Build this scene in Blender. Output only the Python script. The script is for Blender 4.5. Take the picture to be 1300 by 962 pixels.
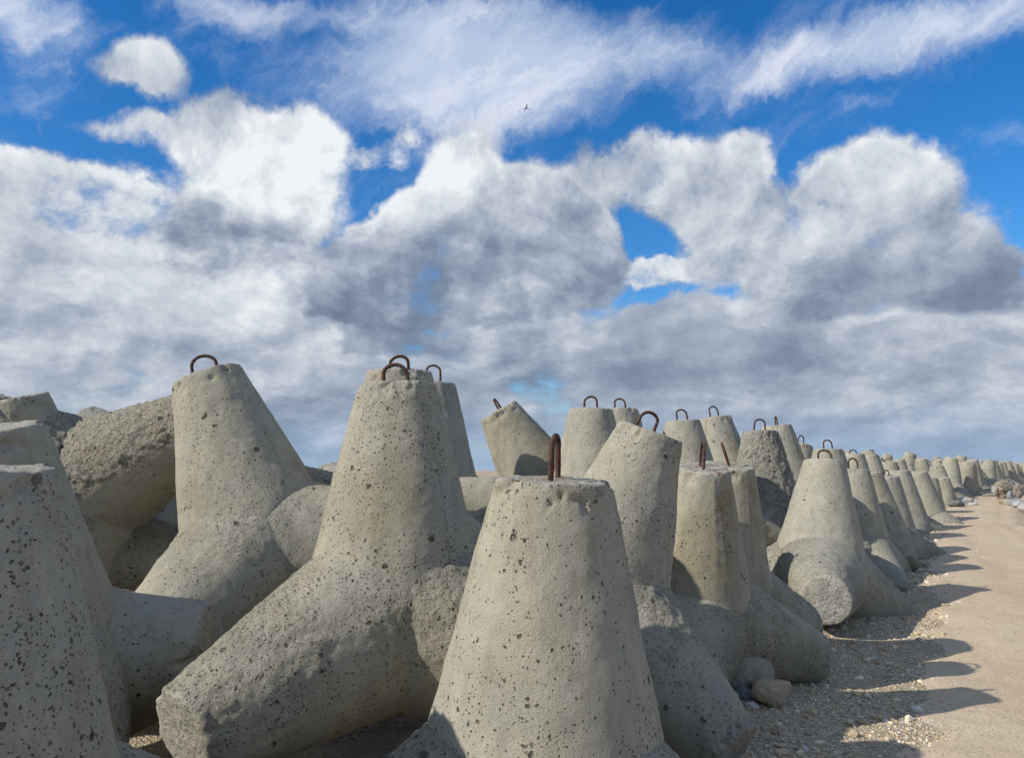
import bpy, math, random
import numpy as np

S = bpy.context.scene
for o in list(bpy.data.objects): bpy.data.objects.remove(o)
COL = S.collection
R = math.radians
random.seed(7)

# ------------------------------------------------------------------ camera
EYE = 1.65
cam = bpy.data.cameras.new('camera')
cam.sensor_width = 36.0
cam.lens = 1011.0 / 1300.0 * 36.0
cam.shift_y = -45.0 / 1300.0
cam.clip_start = 0.05
cam.clip_end = 20000
camo = bpy.data.objects.new('camera', cam)
COL.objects.link(camo)
camo.location = (0, 0, EYE)
camo.rotation_euler = (R(90) + math.atan(161 / 1011.0), 0, 0)
S.camera = camo

# ------------------------------------------------------------------ exposure
S.view_settings.view_transform = 'Standard'
S.view_settings.look = 'None'
S.view_settings.exposure = 0.0
S.view_settings.gamma = 1.0
S.render.resolution_x = 1024
S.render.resolution_y = 757

# ------------------------------------------------------------------ sun
SUN_AZ = -113.0      # degrees from +Y towards +X: the sun stands left and a little behind the camera
SUN_EL = 34.0
sun = bpy.data.lights.new('sun', 'SUN')
sun.energy = 4.7
sun.angle = R(0.55)
sun.color = (1.0, 0.945, 0.86)
suno = bpy.data.objects.new('sun', sun)
COL.objects.link(suno)
suno.location = (-30, -10, 30)
suno.rotation_euler = (R(90 - SUN_EL), 0, R(180 - SUN_AZ))

# ------------------------------------------------------------------ node helpers
class V:
    """a node socket that can be used in expressions"""
    def __init__(s, g, sock): s.g = g; s.s = sock
    def __add__(a, b): return a.g.m('ADD', a, b)
    __radd__ = __add__
    def __sub__(a, b): return a.g.m('SUBTRACT', a, b)
    def __rsub__(a, b): return a.g.m('SUBTRACT', b, a)
    def __mul__(a, b): return a.g.m('MULTIPLY', a, b)
    __rmul__ = __mul__
    def __truediv__(a, b): return a.g.m('DIVIDE', a, b)
    def __neg__(a): return a.g.m('MULTIPLY', a, -1.0)

class G:
    def __init__(s, tree): s.t = tree
    def put(s, sock, v):
        if isinstance(v, V): s.t.links.new(v.s, sock)
        elif isinstance(v, (tuple, list)):
            v = tuple(v)
            if len(sock.default_value) == 4 and len(v) == 3: v = v + (1.0,)
            sock.default_value = v
        else: sock.default_value = v
    def n(s, typ, ins=None, **props):
        nd = s.t.nodes.new(typ)
        for k, v in props.items(): setattr(nd, k, v)
        for k, v in (ins or {}).items(): s.put(nd.inputs[k], v)
        return nd
    def m(s, op, a, b=None, c=None):
        nd = s.n('ShaderNodeMath', operation=op)
        s.put(nd.inputs[0], a)
        if b is not None: s.put(nd.inputs[1], b)
        if c is not None: s.put(nd.inputs[2], c)
        return V(s, nd.outputs[0])
    def vm(s, op, a, b=None, out=0, **k):
        nd = s.n('ShaderNodeVectorMath', operation=op)
        s.put(nd.inputs[0], a)
        if b is not None: s.put(nd.inputs[1], b)
        if 'scale' in k: s.put(nd.inputs[3], k['scale'])
        return V(s, nd.outputs[out])
    def xyz(s, x, y, z):
        nd = s.n('ShaderNodeCombineXYZ')
        for i, v in enumerate((x, y, z)): s.put(nd.inputs[i], v)
        return V(s, nd.outputs[0])
    def sep(s, v):
        nd = s.n('ShaderNodeSeparateXYZ'); s.put(nd.inputs[0], v)
        return [V(s, o) for o in nd.outputs]
    def noise(s, vec, scale, detail=2, rough=.5, dist=0., col=False):
        nd = s.n('ShaderNodeTexNoise', {'Vector': vec, 'Scale': scale, 'Detail': detail, 'Roughness': rough, 'Distortion': dist})
        return V(s, nd.outputs['Color' if col else 'Fac'])
    def vor(s, vec, scale, feature='F1', **k):
        nd = s.n('ShaderNodeTexVoronoi', feature=feature)
        s.put(nd.inputs['Vector'], vec); s.put(nd.inputs['Scale'], scale)
        for a, b in k.items(): s.put(nd.inputs[a], b)
        return V(s, nd.outputs['Distance']), V(s, nd.outputs['Color'])
    def step(s, v, a, b, lo=0., hi=1., kind='SMOOTHSTEP'):
        nd = s.n('ShaderNodeMapRange', interpolation_type=kind)
        for i, q in enumerate((v, a, b, lo, hi)): s.put(nd.inputs[i], q)
        return V(s, nd.outputs[0])
    def mix(s, f, a, b, mode='MIX'):
        nd = s.n('ShaderNodeMix', data_type='RGBA', blend_type=mode)
        s.put(nd.inputs['Factor'], f)
        s.put(nd.inputs[6], a); s.put(nd.inputs[7], b)
        return V(s, nd.outputs[2])
    def clamp(s, v, lo=0., hi=1.):
        nd = s.n('ShaderNodeClamp'); s.put(nd.inputs[0], v); nd.inputs[1].default_value = lo; nd.inputs[2].default_value = hi
        return V(s, nd.outputs[0])

# ------------------------------------------------------------------ sky: Nishita with procedural clouds
# cloud banks: azimuth, elevation, half width, half height (degrees), weight
#BEGIN CLOUDS
BANKS = [
    ([(-30.6,8.1,5.1,4.4,1.00), (-24.3,9.1,7.2,3.6,1.00), (-17.6,5.2,6.7,3.2,0.90), (-29.4,3.3,6.0,2.4,0.80), (-9.5,3.1,6.0,2.2,0.80), (-28.2,11.3,7.6,2.5,1.10), (-19.5,11.3,6.2,2.4,1.10)], 2.1, 13.9, 0.48, 0.80, 1.10, 0.28, 0.62, 1.00),
    ([(21.8,7.7,9.8,3.2,1.00), (29.7,7.7,5.2,2.5,1.00), (13.9,5.3,8.5,2.5,0.90), (23.9,3.4,11.3,1.3,0.70)], 3.2, 11.4, 0.38, 0.74, 0.90, 0.28, 0.62, 0.90),
    ([(-2.9,7.1,5.7,2.8,1.00), (-6.2,4.3,4.5,2.5,0.80), (0.6,3.2,5.1,2.0,0.80)], 2.1, 11.1, 0.40, 0.54, 0.80, 0.30, 0.62, 0.90),
    ([(9.7,9.8,4.5,2.8,1.10), (14.1,9.1,4.9,2.7,1.00), (7.4,6.5,3.4,2.5,0.90), (18.3,8.4,5.2,2.4,0.80)], 4.3, 13.1, 0.32, 0.46, 0.70, 0.32, 0.58, 0.80),
    ([(6.4,14.1,4.0,1.5,1.20), (11.5,13.8,3.3,1.1,1.10)], 11.7, 14.8, 0.66, 0.86, 0.60, 0.28, 0.70, 0.90),
    ([(7.7,21.2,3.5,2.3,1.10), (5.3,18.8,2.9,2.2,1.00), (12.3,20.9,3.4,2.5,1.10), (16.2,19.8,3.3,2.9,1.10), (17.6,21.8,1.5,1.4,0.90), (14.9,16.2,3.3,2.4,1.10), (17.6,14.9,4.2,2.9,1.10), (13.3,18.4,3.9,2.1,1.00)], 11.7, 22.2, 0.42, 0.76, 1.20, 0.22, 0.74, 1.15),
    ([(25.0,19.5,2.7,2.6,1.20), (22.9,17.5,3.0,2.6,1.10), (28.7,17.5,2.7,2.7,1.20), (25.6,14.1,5.7,3.0,1.20), (20.2,14.7,4.6,3.2,1.00), (30.1,12.6,3.5,2.2,1.00), (22.0,11.9,7.9,2.0,1.10), (32.1,10.9,2.5,1.9,0.90)], 11.1, 21.1, 0.33, 0.80, 1.20, 0.22, 0.72, 1.15),
    ([(-4.2,22.7,2.7,2.5,1.20), (-3.0,19.4,3.9,2.7,1.20), (-7.6,16.6,3.5,2.2,1.00), (-10.4,14.8,3.4,2.2,0.90), (-5.3,16.6,4.6,2.8,1.10), (2.3,17.3,3.9,3.0,1.20), (-0.6,14.5,7.0,2.8,1.20), (-7.5,13.2,6.3,2.3,1.10), (-2.9,11.9,8.0,1.7,1.00), (-13.1,13.0,4.9,1.8,0.80), (5.0,15.5,2.6,2.8,1.00), (2.9,18.9,2.9,2.2,1.00), (-9.7,10.9,5.0,1.7,0.90), (-6.7,13.8,3.4,2.5,1.10)], 10.6, 20.8, 0.30, 0.85, 1.30, 0.22, 0.68, 0.80),
    ([(-8.9,23.3,2.6,1.5,0.90), (-11.5,21.5,2.1,1.4,0.80), (-10.5,18.6,1.1,0.8,0.50), (32.1,20.7,2.6,0.7,0.60), (3.0,20.8,1.4,1.0,0.50)], 19.5, 24.8, 0.70, 0.80, 0.50, 0.40, 0.85, 1.30),
    ([(-21.4,22.6,2.4,2.3,1.20), (-18.3,23.2,3.0,2.1,1.20), (-14.6,22.6,2.5,2.3,1.10), (-18.9,19.5,5.3,2.9,1.20), (-22.3,16.0,4.5,2.5,1.10), (-16.1,17.4,3.4,2.4,1.10), (-19.6,14.2,5.7,1.6,0.80)], 12.2, 24.3, 0.52, 0.82, 1.50, 0.22, 0.74, 1.15),
    ([(-33.1,17.4,2.9,2.0,1.20), (-29.9,18.0,3.1,2.0,1.20), (-26.6,17.8,2.6,1.9,1.10), (-31.2,15.1,4.7,2.0,1.10), (-26.6,14.5,4.2,1.9,1.00), (-31.8,12.4,2.5,1.2,0.70)], 12.8, 20.6, 0.60, 0.92, 1.20, 0.22, 0.74, 1.15),
    ([(-25.7,25.3,2.8,1.7,1.15), (-27.9,24.9,1.9,1.1,0.70), (-24.5,26.0,2.0,1.4,0.80)], 25.4, 29.4, 0.70, 0.84, 0.90, 0.38, 1.00, 1.10),
    ([(-28.6,21.7,3.9,1.1,1.00), (-24.8,22.8,2.5,0.7,0.60), (-31.6,20.3,1.7,0.7,0.50)], 23.3, 25.9, 0.66, 0.76, 0.60, 0.36, 0.85, 1.20)]
CIRRUS = [(-33.6,27.0,3.4,1.7,1.00), (-9.1,30.8,13.0,1.9,0.80), (9.1,28.6,13.4,2.7,1.15), (29.5,27.1,8.3,1.5,1.10), (-6.6,26.3,11.2,2.3,1.10), (33.8,20.6,2.9,0.9,0.70), (24.3,23.9,3.0,0.9,0.30), (3.0,24.0,8.9,1.0,0.35), (-30.1,23.2,5.4,1.4,0.35), (-20.6,30.7,5.4,0.9,0.40), (-23.1,27.9,10.3,1.4,0.30)]
SKYK = 10.3; SKYS = 0.1; SKYSAT = 1.36; SKYVAL = 1.25; SKYTINT = (.86, 1.02, 1.17); DECK = .66; LITN = .75; LITM = .75; DECK_LOW = .47; DECK_HIGH = .56
#END CLOUDS

def blobs(g, q, table, total=0.0):
    """sum of soft round patches: 1 in the middle, 0 at 1.7 half widths"""
    t = bpy.data.node_groups.new('cloud_banks', 'ShaderNodeTree')
    t.interface.new_socket('Place', in_out='INPUT', socket_type='NodeSocketVector')
    t.interface.new_socket('Start', in_out='INPUT', socket_type='NodeSocketFloat')
    t.interface.new_socket('Sum', in_out='OUTPUT', socket_type='NodeSocketFloat')
    h = G(t)
    gi = t.nodes.new('NodeGroupInput')
    qq = V(h, gi.outputs[0]); tot = V(h, gi.outputs[1])
    for (ca, ce, sa, se, w) in table:
        ka, ke = 1 / (1.7 * sa), 1 / (1.7 * se)
        nd = h.n('ShaderNodeVectorMath', operation='MULTIPLY_ADD')
        h.put(nd.inputs[0], qq); nd.inputs[1].default_value = (ka, ke, 0); nd.inputs[2].default_value = (-ca * ka, -ce * ke, 0)
        e = h.vm('LENGTH', V(h, nd.outputs[0]), out=1)
        tot = h.m('MAXIMUM' if w > 0 else 'MINIMUM', h.m('MULTIPLY_ADD', e, -w, w), 0.0) + tot
    go = t.nodes.new('NodeGroupOutput')
    h.put(go.inputs[0], tot)
    nd = g.n('ShaderNodeGroup'); nd.node_tree = t
    g.put(nd.inputs[0], q); g.put(nd.inputs[1], total)
    return V(g, nd.outputs[0])

w = bpy.data.worlds.new('World')
S.world = w
w.use_nodes = True
w.node_tree.nodes.clear()
g = G(w.node_tree)
sky = g.n('ShaderNodeTexSky', sky_type='NISHITA', sun_disc=False, sun_elevation=R(SUN_EL), sun_rotation=R(SUN_AZ),
          altitude=0, air_density=1.0, dust_density=0.25, ozone_density=3.0)
blue = V(g, sky.outputs[0])
hs = g.n('ShaderNodeHueSaturation', {'Saturation': SKYSAT, 'Value': SKYVAL, 'Color': blue})
blue = g.mix(1.0, V(g, hs.outputs[0]), SKYTINT, 'MULTIPLY')
dirv = V(g, g.n('ShaderNodeTexCoord').outputs['Generated'])
dn = g.vm('NORMALIZE', dirv)
dx, dy, dz = g.sep(dn)
ar = g.m('ARCTAN2', dx, dy)
az = ar * (180 / math.pi)
el = g.m('ARCSINE', dz) * (180 / math.pi)
sa_, ca_ = g.m('SINE', ar), g.m('COSINE', ar)
# noise space: a ring round the viewer, the height axis opening out upwards so that low clouds are flattened
def ring(e): return g.m('LOGARITHM', g.m('MAXIMUM', e, -1.0) + 10.0, 2.718281828) * 0.54
p = g.xyz(sa_, ca_, ring(el))
warp = g.vm('SUBTRACT', g.noise(p, 5.0, 6, .66, col=True), (.5, .5, .5))
wx, wy, wz = g.sep(warp)
q = g.xyz(az + wx * 6.0, el + wy * 4.5, 0.0)
away = g.clamp(g.step(g.m('ABSOLUTE', az), 33, 45) + g.step(el, 33, 44))
pw = g.vm('ADD', p, g.vm('SCALE', warp, scale=.06))
po = g.vm('ADD', pw, g.xyz(ca_ * -.014, sa_ * .014, .022))
def puff(v, det): return (g.noise(v, 6.5, det, .62) - .5) * 1.9
def bil(v): return (.40 - g.vor(v, 12.0, 'F1', Detail=1.0, Roughness=.5)[0]) * .5
n0 = puff(pw, 8); n1 = puff(po, 5); v0 = bil(pw)
m0 = g.noise(pw, 3.2, 3, .5); m1 = g.noise(g.vm('ADD', pw, g.xyz(ca_ * -.05, sa_ * .05, .075)), 3.2, 3, .5)
nB = (g.noise(g.vm('ADD', pw, (4.3, 2.1, .7)), 6.0, 7, .62) - .5) * 1.9
# every bank is lit from the upper left: relief from the thickness falling away towards the sun
relief = (n0 - n1) * LITN + (m0 - m1) * LITM + v0 * .22
ely = el + wy * 3.0
# far low deck, drawn out in bands, and the half clouded sky outside the banks
deckc = g.step(el + wx * 4.0, 17.0, 8.5)
amb = away * g.step(g.noise(p, 1.9, 2, .5), .42, .62) * 1.1 + deckc * DECK
alpha = g.step(amb + n0 * .9, .26, .60)
lit = g.step(el, 1.0, 12.0, DECK_LOW, DECK_HIGH) + relief * 1.0 + (m0 - .5) * .9
flip = False
for (tab, e_base, e_top, v_base, v_top, rk, lo, hi, na) in BANKS:
    T = g.m('MINIMUM', blobs(g, q, tab), 1.05)
    nn_ = nB if flip else n0
    flip = not flip
    D = T + nn_ * na + v0 * .8
    a_ = g.step(D, lo, hi)
    s_ = g.step(ely, e_base, e_top, v_base, v_top, 'LINEAR') + relief * rk + g.step(D, hi + .35, hi - .02, 0.0, .10)
    lit = lit + a_ * (s_ - lit)
    alpha = alpha + a_ * (1.0 - alpha)
cum = alpha
lit = g.clamp(lit)
K = SKYK
ramp = g.n('ShaderNodeValToRGB'); g.put(ramp.inputs[0], lit)
cr = ramp.color_ramp
cr.elements[0].position = 0.0; cr.elements[0].color = (K * .15, K * .195, K * .275, 1)
cr.elements[1].position = 1.0; cr.elements[1].color = (K * .85, K * .875, K * .905, 1)
for pos, c in ((.25, (.215, .272, .365)), (.5, (.37, .43, .53)), (.75, (.61, .655, .715))):
    e = cr.elements.new(pos); e.color = (K * c[0], K * c[1], K * c[2], 1)
ccol = V(g, ramp.outputs[0])
# high thin streaks, drawn out upwards to the right
rot = R(24)
u = az * math.cos(rot) + el * math.sin(rot)
v_ = el * math.cos(rot) - az * math.sin(rot)
sv = g.xyz(u * .040 + wx * .6, v_ * .12 + wy * .8 + wx * .5, dy * 1.2)
streak = g.noise(sv, 1.6, 7, .66)
cq = g.vm('ADD', q, g.xyz(wz * 10.0, wx * 6.0, 0.0))
cm = blobs(g, cq, CIRRUS, away * .5)
cirrus = g.clamp(g.step(cm + (streak - .5) * 1.5 + n0 * .30 + (m0 - .5) * 1.1, .15, 1.20)) * .92
cirrus = g.m('MAXIMUM', cirrus, g.step(streak + (m0 - .5) * .5, .5, .85, 0, .25))
ccir = g.mix(g.step(streak, .4, .65), (K * .50, K * .60, K * .78), (K * .76, K * .80, K * .90))
colr = g.mix(cirrus, blue, ccir)
colr = g.mix(cum, colr, ccol)
# air light close to the horizon
colr = g.mix(g.step(el, -.5, 5.5, .80, 0.0), colr, (K * .30, K * .43, K * .62))
bg = g.n('ShaderNodeBackground', {'Color': colr, 'Strength': SKYS})
out = g.n('ShaderNodeOutputWorld')
bg2 = g.n('ShaderNodeBackground', {'Color': (K * .30, K * .33, K * .36), 'Strength': SKYS})   # below the horizon, where the ground hides it
mx = g.n('ShaderNodeMixShader')
g.put(mx.inputs[0], g.m('LESS_THAN', dz, -.01))
w.node_tree.links.new(bg.outputs[0], mx.inputs[1]); w.node_tree.links.new(bg2.outputs[0], mx.inputs[2])
w.node_tree.links.new(mx.outputs[0], out.inputs[0])
#SKYEND

# ------------------------------------------------------------------ numpy noise
_rng = np.random.RandomState(3)
_perm = _rng.permutation(256); _perm = np.concatenate([_perm, _perm, _perm])
_grad = _rng.normal(size=(256, 3)); _grad /= np.linalg.norm(_grad, axis=1)[:, None]
def perlin(P):
    P = np.asarray(P, float)
    i = np.floor(P).astype(int); f = P - i; i &= 255
    u = f * f * f * (f * (f * 6 - 15) + 10)
    def gr(a, b, c):
        h = _perm[_perm[_perm[i[:, 0] + a] + i[:, 1] + b] + i[:, 2] + c]
        return ((f - np.array([a, b, c])) * _grad[h]).sum(1)
    def lp(a, b, t): return a + (b - a) * t
    x00 = lp(gr(0, 0, 0), gr(1, 0, 0), u[:, 0]); x10 = lp(gr(0, 1, 0), gr(1, 1, 0), u[:, 0])
    x01 = lp(gr(0, 0, 1), gr(1, 0, 1), u[:, 0]); x11 = lp(gr(0, 1, 1), gr(1, 1, 1), u[:, 0])
    return lp(lp(x00, x10, u[:, 1]), lp(x01, x11, u[:, 1]), u[:, 2]) * 1.5
def fbm(P, octv=3, g=.5):
    s = 0; a = 1.
    for k in range(octv):
        s = s + a * perlin(np.asarray(P) * 2 ** k + 17.3 * k); a *= g
    return s
def sstep(x, a, b):
    t = np.clip((x - a) / (b - a), 0, 1); return t * t * (3 - 2 * t)

# ------------------------------------------------------------------ object helpers
def tag(o, label=None, cat=None, group=None, kind=None):
    if label: o['label'] = label
    if cat: o['category'] = cat
    if group: o['group'] = group
    if kind: o['kind'] = kind
    return o
def link_mesh(name, me, mats, parent=None, smooth=True):
    o = bpy.data.objects.new(name, me); COL.objects.link(o)
    if not me.materials:
        for m in (mats if isinstance(mats, (list, tuple)) else [mats]): me.materials.append(m)
    if parent is not None: o.parent = parent
    return o
def mesh_np(name, verts, faces, smooth=True, attrs=None, matidx=None):
    me = bpy.data.meshes.new(name)
    verts = np.asarray(verts, np.float32)
    if isinstance(faces, np.ndarray):
        k = faces.shape[1]; nf = len(faces)
        me.vertices.add(len(verts)); me.vertices.foreach_set('co', verts.ravel())
        me.loops.add(nf * k); me.loops.foreach_set('vertex_index', faces.astype(np.int32).ravel())
        me.polygons.add(nf); me.polygons.foreach_set('loop_start', np.arange(0, nf * k, k, dtype=np.int32))
        me.polygons.foreach_set('loop_total', np.full(nf, k, np.int32))
    else:
        me.from_pydata(verts.tolist(), [], faces)
    for nm, arr in (attrs or {}).items():
        arr = np.asarray(arr, np.float32)
        if arr.ndim == 1:
            a = me.attributes.new(nm, 'FLOAT', 'POINT'); a.data.foreach_set('value', arr)
        else:
            a = me.attributes.new(nm, 'FLOAT_COLOR', 'POINT'); a.data.foreach_set('color', arr.ravel())
    if matidx is not None: me.polygons.foreach_set('material_index', np.asarray(matidx, np.int32))
    me.update(calc_edges=True); me.validate()
    me.polygons.foreach_set('use_smooth', np.full(len(me.polygons), smooth)); me.update()
    return me

# ------------------------------------------------------------------ materials
def new_mat(name):
    m = bpy.data.materials.new(name); m.use_nodes = True; m.node_tree.nodes.clear()
    return m, G(m.node_tree)
def finish(g, col, rough=.9, bump=None, spec=.3, bdist=1.0):
    b = g.n('ShaderNodeBsdfPrincipled', {'Base Color': col, 'Roughness': rough, 'Specular IOR Level': spec})
    if bump is not None:
        bn = g.n('ShaderNodeBump', {'Strength': 1.0, 'Distance': bdist, 'Height': bump})
        g.t.links.new(bn.outputs[0], b.inputs['Normal'])
    o = g.n('ShaderNodeOutputMaterial')
    g.t.links.new(b.outputs[0], o.inputs[0])

def concrete():
    m, g = new_mat('cast_concrete')
    oi = g.n('ShaderNodeObjectInfo')
    oc = V(g, oi.outputs['Color'])             # r: seed, g: pit density, b: warm/grey tint
    seed, dens, tint = g.sep(oc)
    obj = V(g, g.n('ShaderNodeTexCoord').outputs['Object'])
    p = g.vm('ADD', obj, g.xyz(seed * 31.0, seed * 17.0, seed * 53.0))
    at = lambda nm: V(g, g.n('ShaderNodeAttribute', attribute_name=nm).outputs['Fac'])
    rough = at('rough'); cap = at('cap'); seam = at('seam')
    # blotches of cement colour
    n1 = g.noise(p, 2.2, 5, .6); n2 = g.noise(p, 9, 6, .65); n3 = g.noise(p, 60, 4, .7); n4 = g.noise(p, 260, 2, .6)
    warm = (.385, .354, .262); cool = (.350, .336, .274); light = (.53, .49, .395)
    col = g.mix(g.clamp(g.step(n1, .32, .68) * .8 + (tint - .5) * .7), cool, warm)
    col = g.mix(g.step(n2, .50, .78, 0, .45), col, light)
    col = g.mix(g.step(n2, .48, .25, 0, .40), col, (.200, .180, .122))
    # rain streaks down the upright faces
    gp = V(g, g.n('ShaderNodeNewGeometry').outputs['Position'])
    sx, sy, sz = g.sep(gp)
    st = g.noise(g.xyz(sx * 11, sy * 11, sz * .9), 1.0, 5, .62)
    col = g.mix(g.step(st, .48, .70, 0, .45), col, (.22, .20, .155))
    st2 = g.noise(g.xyz(sx * 17 + 5, sy * 17, sz * 1.1), 1.0, 4, .6)
    col = g.mix(g.step(st2, .54, .74, 0, .42), col, (.48, .44, .345))
    col = g.mix(g.step(n3, .45, .75, 0, .35), col, (.43, .385, .285))
    col = g.mix(g.step(n4, .55, .35, 0, .35), col, (.17, .16, .13))
    bl = g.noise(g.vm('ADD', p, (7.7, 2.2, 0)), 1.1, 4, .6)
    col = g.mix(g.step(bl, .50, .66, 0, .55), col, g.mix(g.step(tint, .4, .75), (.27, .265, .235), (.235, .205, .125)))
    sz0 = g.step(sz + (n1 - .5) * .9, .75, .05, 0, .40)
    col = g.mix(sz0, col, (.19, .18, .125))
    # pits: three sizes of blow holes and torn out pebbles
    wv = g.vm('SUBTRACT', g.noise(p, 30, 4, .65, col=True), (.5, .5, .5))
    wb = g.vm('SUBTRACT', g.noise(p, 9, 2, .5, col=True), (.5, .5, .5))
    pw = g.vm('ADD', p, g.vm('ADD', g.vm('SCALE', wv, scale=.026), g.vm('SCALE', wb, scale=.05)))
    zone = g.noise(g.vm('ADD', p, (3.1, 0, 0)), 3.2, 4, .6)
    dz_ = g.clamp(g.step(zone, .40, .66) * 1.05 * dens + rough * .60 + dens * .10, 0, 1.3)
    depth = None; pitm = None
    for sc, rmax, dens_k, dep in ((15, .34, .30, .016), (39, .34, .60, .010), (84, .46, 1.0, .005)):
        dist, ccol = g.vor(pw, sc)
        r_, g_, b_ = g.sep(ccol)
        ex = g.m('LESS_THAN', r_, dz_ * dens_k)         # does this cell hold a pit
        rad = g_ * g_ * rmax * .85 + rmax * .22
        h = g.step(dist, rad * .60, rad, 1.0, 0.0) * ex
        depth = h * dep if depth is None else depth + h * dep
        pitm = h if pitm is None else g.m('MAXIMUM', pitm, h)
        if sc == 39: kc = ccol
    kr, kg, kb = g.sep(kc)
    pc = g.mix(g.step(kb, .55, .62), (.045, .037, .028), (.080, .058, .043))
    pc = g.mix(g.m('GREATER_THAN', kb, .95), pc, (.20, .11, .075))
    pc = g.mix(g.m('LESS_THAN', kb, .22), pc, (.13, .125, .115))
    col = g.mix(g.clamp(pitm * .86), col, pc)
    # exposed pebbles on the rough cast faces and broken ends
    rc = g.clamp(rough * 1.0 + cap * .65, 0, 1.3)
    vd, vc = g.vor(pw, 44)
    vr, vg, vb = g.sep(vc)
    peb = g.step(vd, .25, .52, 1.0, 0.0) * g.step(vr + rc * .45, .62, .80)
    pebc = g.mix(g.step(vg, .2, .8), (.17, .145, .12), (.45, .42, .36))
    pebc = g.mix(g.m('GREATER_THAN', vb, .86), pebc, (.25, .125, .08))
    rm = g.clamp(rc)

    col = g.mix(peb * rm * .65, col, pebc)
    fine = g.noise(p, 38, 7, .72)
    # dark weathering crust for very coarse faces
    crust = g.step(g.noise(p, 5.5, 5, .6), .42, .62) * g.step(rough, 1.05, 1.6)
    col = g.mix(crust * .38, col, (.125, .123, .115))
    # pale lime bloom on the tops
    col = g.mix(g.clamp(cap) * g.step(n2, .35, .6, .15, .55), col, (.52, .50, .44))
    col = g.mix(g.clamp(seam) * g.step(n3, .35, .6, 0, .55), col, (.20, .18, .14))
    # rust run-off below the lifting loop
    rst = at('rust')
    col = g.mix(g.clamp(rst * g.step(g.noise(p, 14, 5, .6), .40, .62)) * .8, col, (.26, .145, .055))
    height = fine * (.0035 + rm * .024) + g.noise(p, 150, 4, .7) * .0042 + n2 * .010 - depth * (1.0 + rm * .6) + peb * rm * .006
    height = height + g.vor(pw, 25)[0] * rm * -.012
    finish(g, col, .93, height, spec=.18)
    return m

def rust():
    m, g = new_mat('rusty_steel')
    p = V(g, g.n('ShaderNodeTexCoord').outputs['Object'])
    n = g.noise(p, 60, 5, .65); n2 = g.noise(p, 14, 3, .6)
    col = g.mix(g.step(n, .35, .68), (.030, .014, .010), (.115, .045, .024))
    col = g.mix(g.step(n2, .5, .7, 0, .5), col, (.017, .013, .012))
    finish(g, col, .72, n * .003, spec=.4)
    return m

def ground_mat():
    m, g = new_mat('gravel_ground')
    p = V(g, g.n('ShaderNodeNewGeometry').outputs['Position'])
    x, y, z = g.sep(p)
    n1 = g.noise(p, .8, 5, .6); n2 = g.noise(p, 6, 5, .65)
    d, c = g.vor(p, 42); r_, g_, b_ = g.sep(c)
    d2, c2 = g.vor(p, 95); r2, g2, b2 = g.sep(c2)
    st = g.mix(g.step(r_, .1, .9), (.50, .41, .27), (.72, .63, .46))
    st = g.mix(g.m('GREATER_THAN', g_, .86), st, (.56, .53, .47))
    st = g.mix(g.m('LESS_THAN', g_, .14), st, (.13, .115, .095))
    st2 = g.mix(r2, (.34, .26, .175), (.58, .48, .34))
    col = g.mix(g.step(n2, .4, .6), st, st2)
    col = g.mix(g.step(n1, .4, .62, 0, .6), col, (.48, .385, .26))
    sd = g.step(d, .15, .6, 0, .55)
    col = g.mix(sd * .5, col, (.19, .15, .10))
    h = g.step(d, .1, .6, .010, 0) + g.step(d2, .1, .6, .004, 0) + n2 * .02
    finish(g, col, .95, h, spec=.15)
    return m

def path_mat():
    m, g = new_mat('sandy_path')
    p = V(g, g.n('ShaderNodeNewGeometry').outputs['Position'])
    n1 = g.noise(p, .55, 5, .62); n2 = g.noise(p, 4.5, 6, .65); n3 = g.noise(p, 60, 3, .6)
    col = g.mix(g.step(n1, .35, .65), (.53, .41, .275), (.57, .465, .33))
    col = g.mix(g.step(n2, .45, .7, 0, .5), col, (.45, .35, .24))
    rut = V(g, g.n('ShaderNodeAttribute', attribute_name='rut').outputs['Fac'])
    rn = g.noise(p, 3.0, 5, .65)
    col = g.mix(g.clamp(rut * g.step(rn, .30, .60)) * .38, col, (.40, .295, .19))
    # wheel-worn bands are finer, the loose grit gathers between them
    d, c = g.vor(p, 70); r_, g_, b_ = g.sep(c)
    grit = g.step(d, .25, .45, 1, 0) * g.m('GREATER_THAN', r_ + n2 * .7, .82)
    gc = g.mix(g_, (.25, .19, .13), (.60, .55, .46))
    col = g.mix(grit * .75, col, gc)
    col = g.mix(g.step(n3, .4, .7, 0, .3), col, (.52, .42, .29))
    h = grit * .006 + n3 * .003 + n2 * .012
    finish(g, col, .95, h, spec=.12)
    return m

def stone_mat(name='weathered_stone'):
    m, g = new_mat(name)
    oc = V(g, g.n('ShaderNodeObjectInfo').outputs['Color'])
    p = V(g, g.n('ShaderNodeTexCoord').outputs['Object'])
    n = g.noise(p, 5, 6, .65); n2 = g.noise(p, 34, 5, .7)
    col = g.mix(g.step(n, .35, .65, .0, .55), oc, g.mix(.5, oc, (.12, .10, .08)))
    col = g.mix(g.step(n2, .5, .75, 0, .4), col, (.50, .46, .38))
    finish(g, col, .85, n2 * .012 + n * .03, spec=.25)
    return m
def pebble_mat():
    m, g = new_mat('loose_pebbles')
    a = V(g, g.n('ShaderNodeAttribute', attribute_name='tone').outputs['Color'])
    p = V(g, g.n('ShaderNodeNewGeometry').outputs['Position'])
    n = g.noise(p, 120, 3, .6)
    finish(g, g.mix(g.step(n, .35, .7, 0, .35), a, (.20, .17, .13)), .85, None, spec=.25)
    return m
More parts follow.
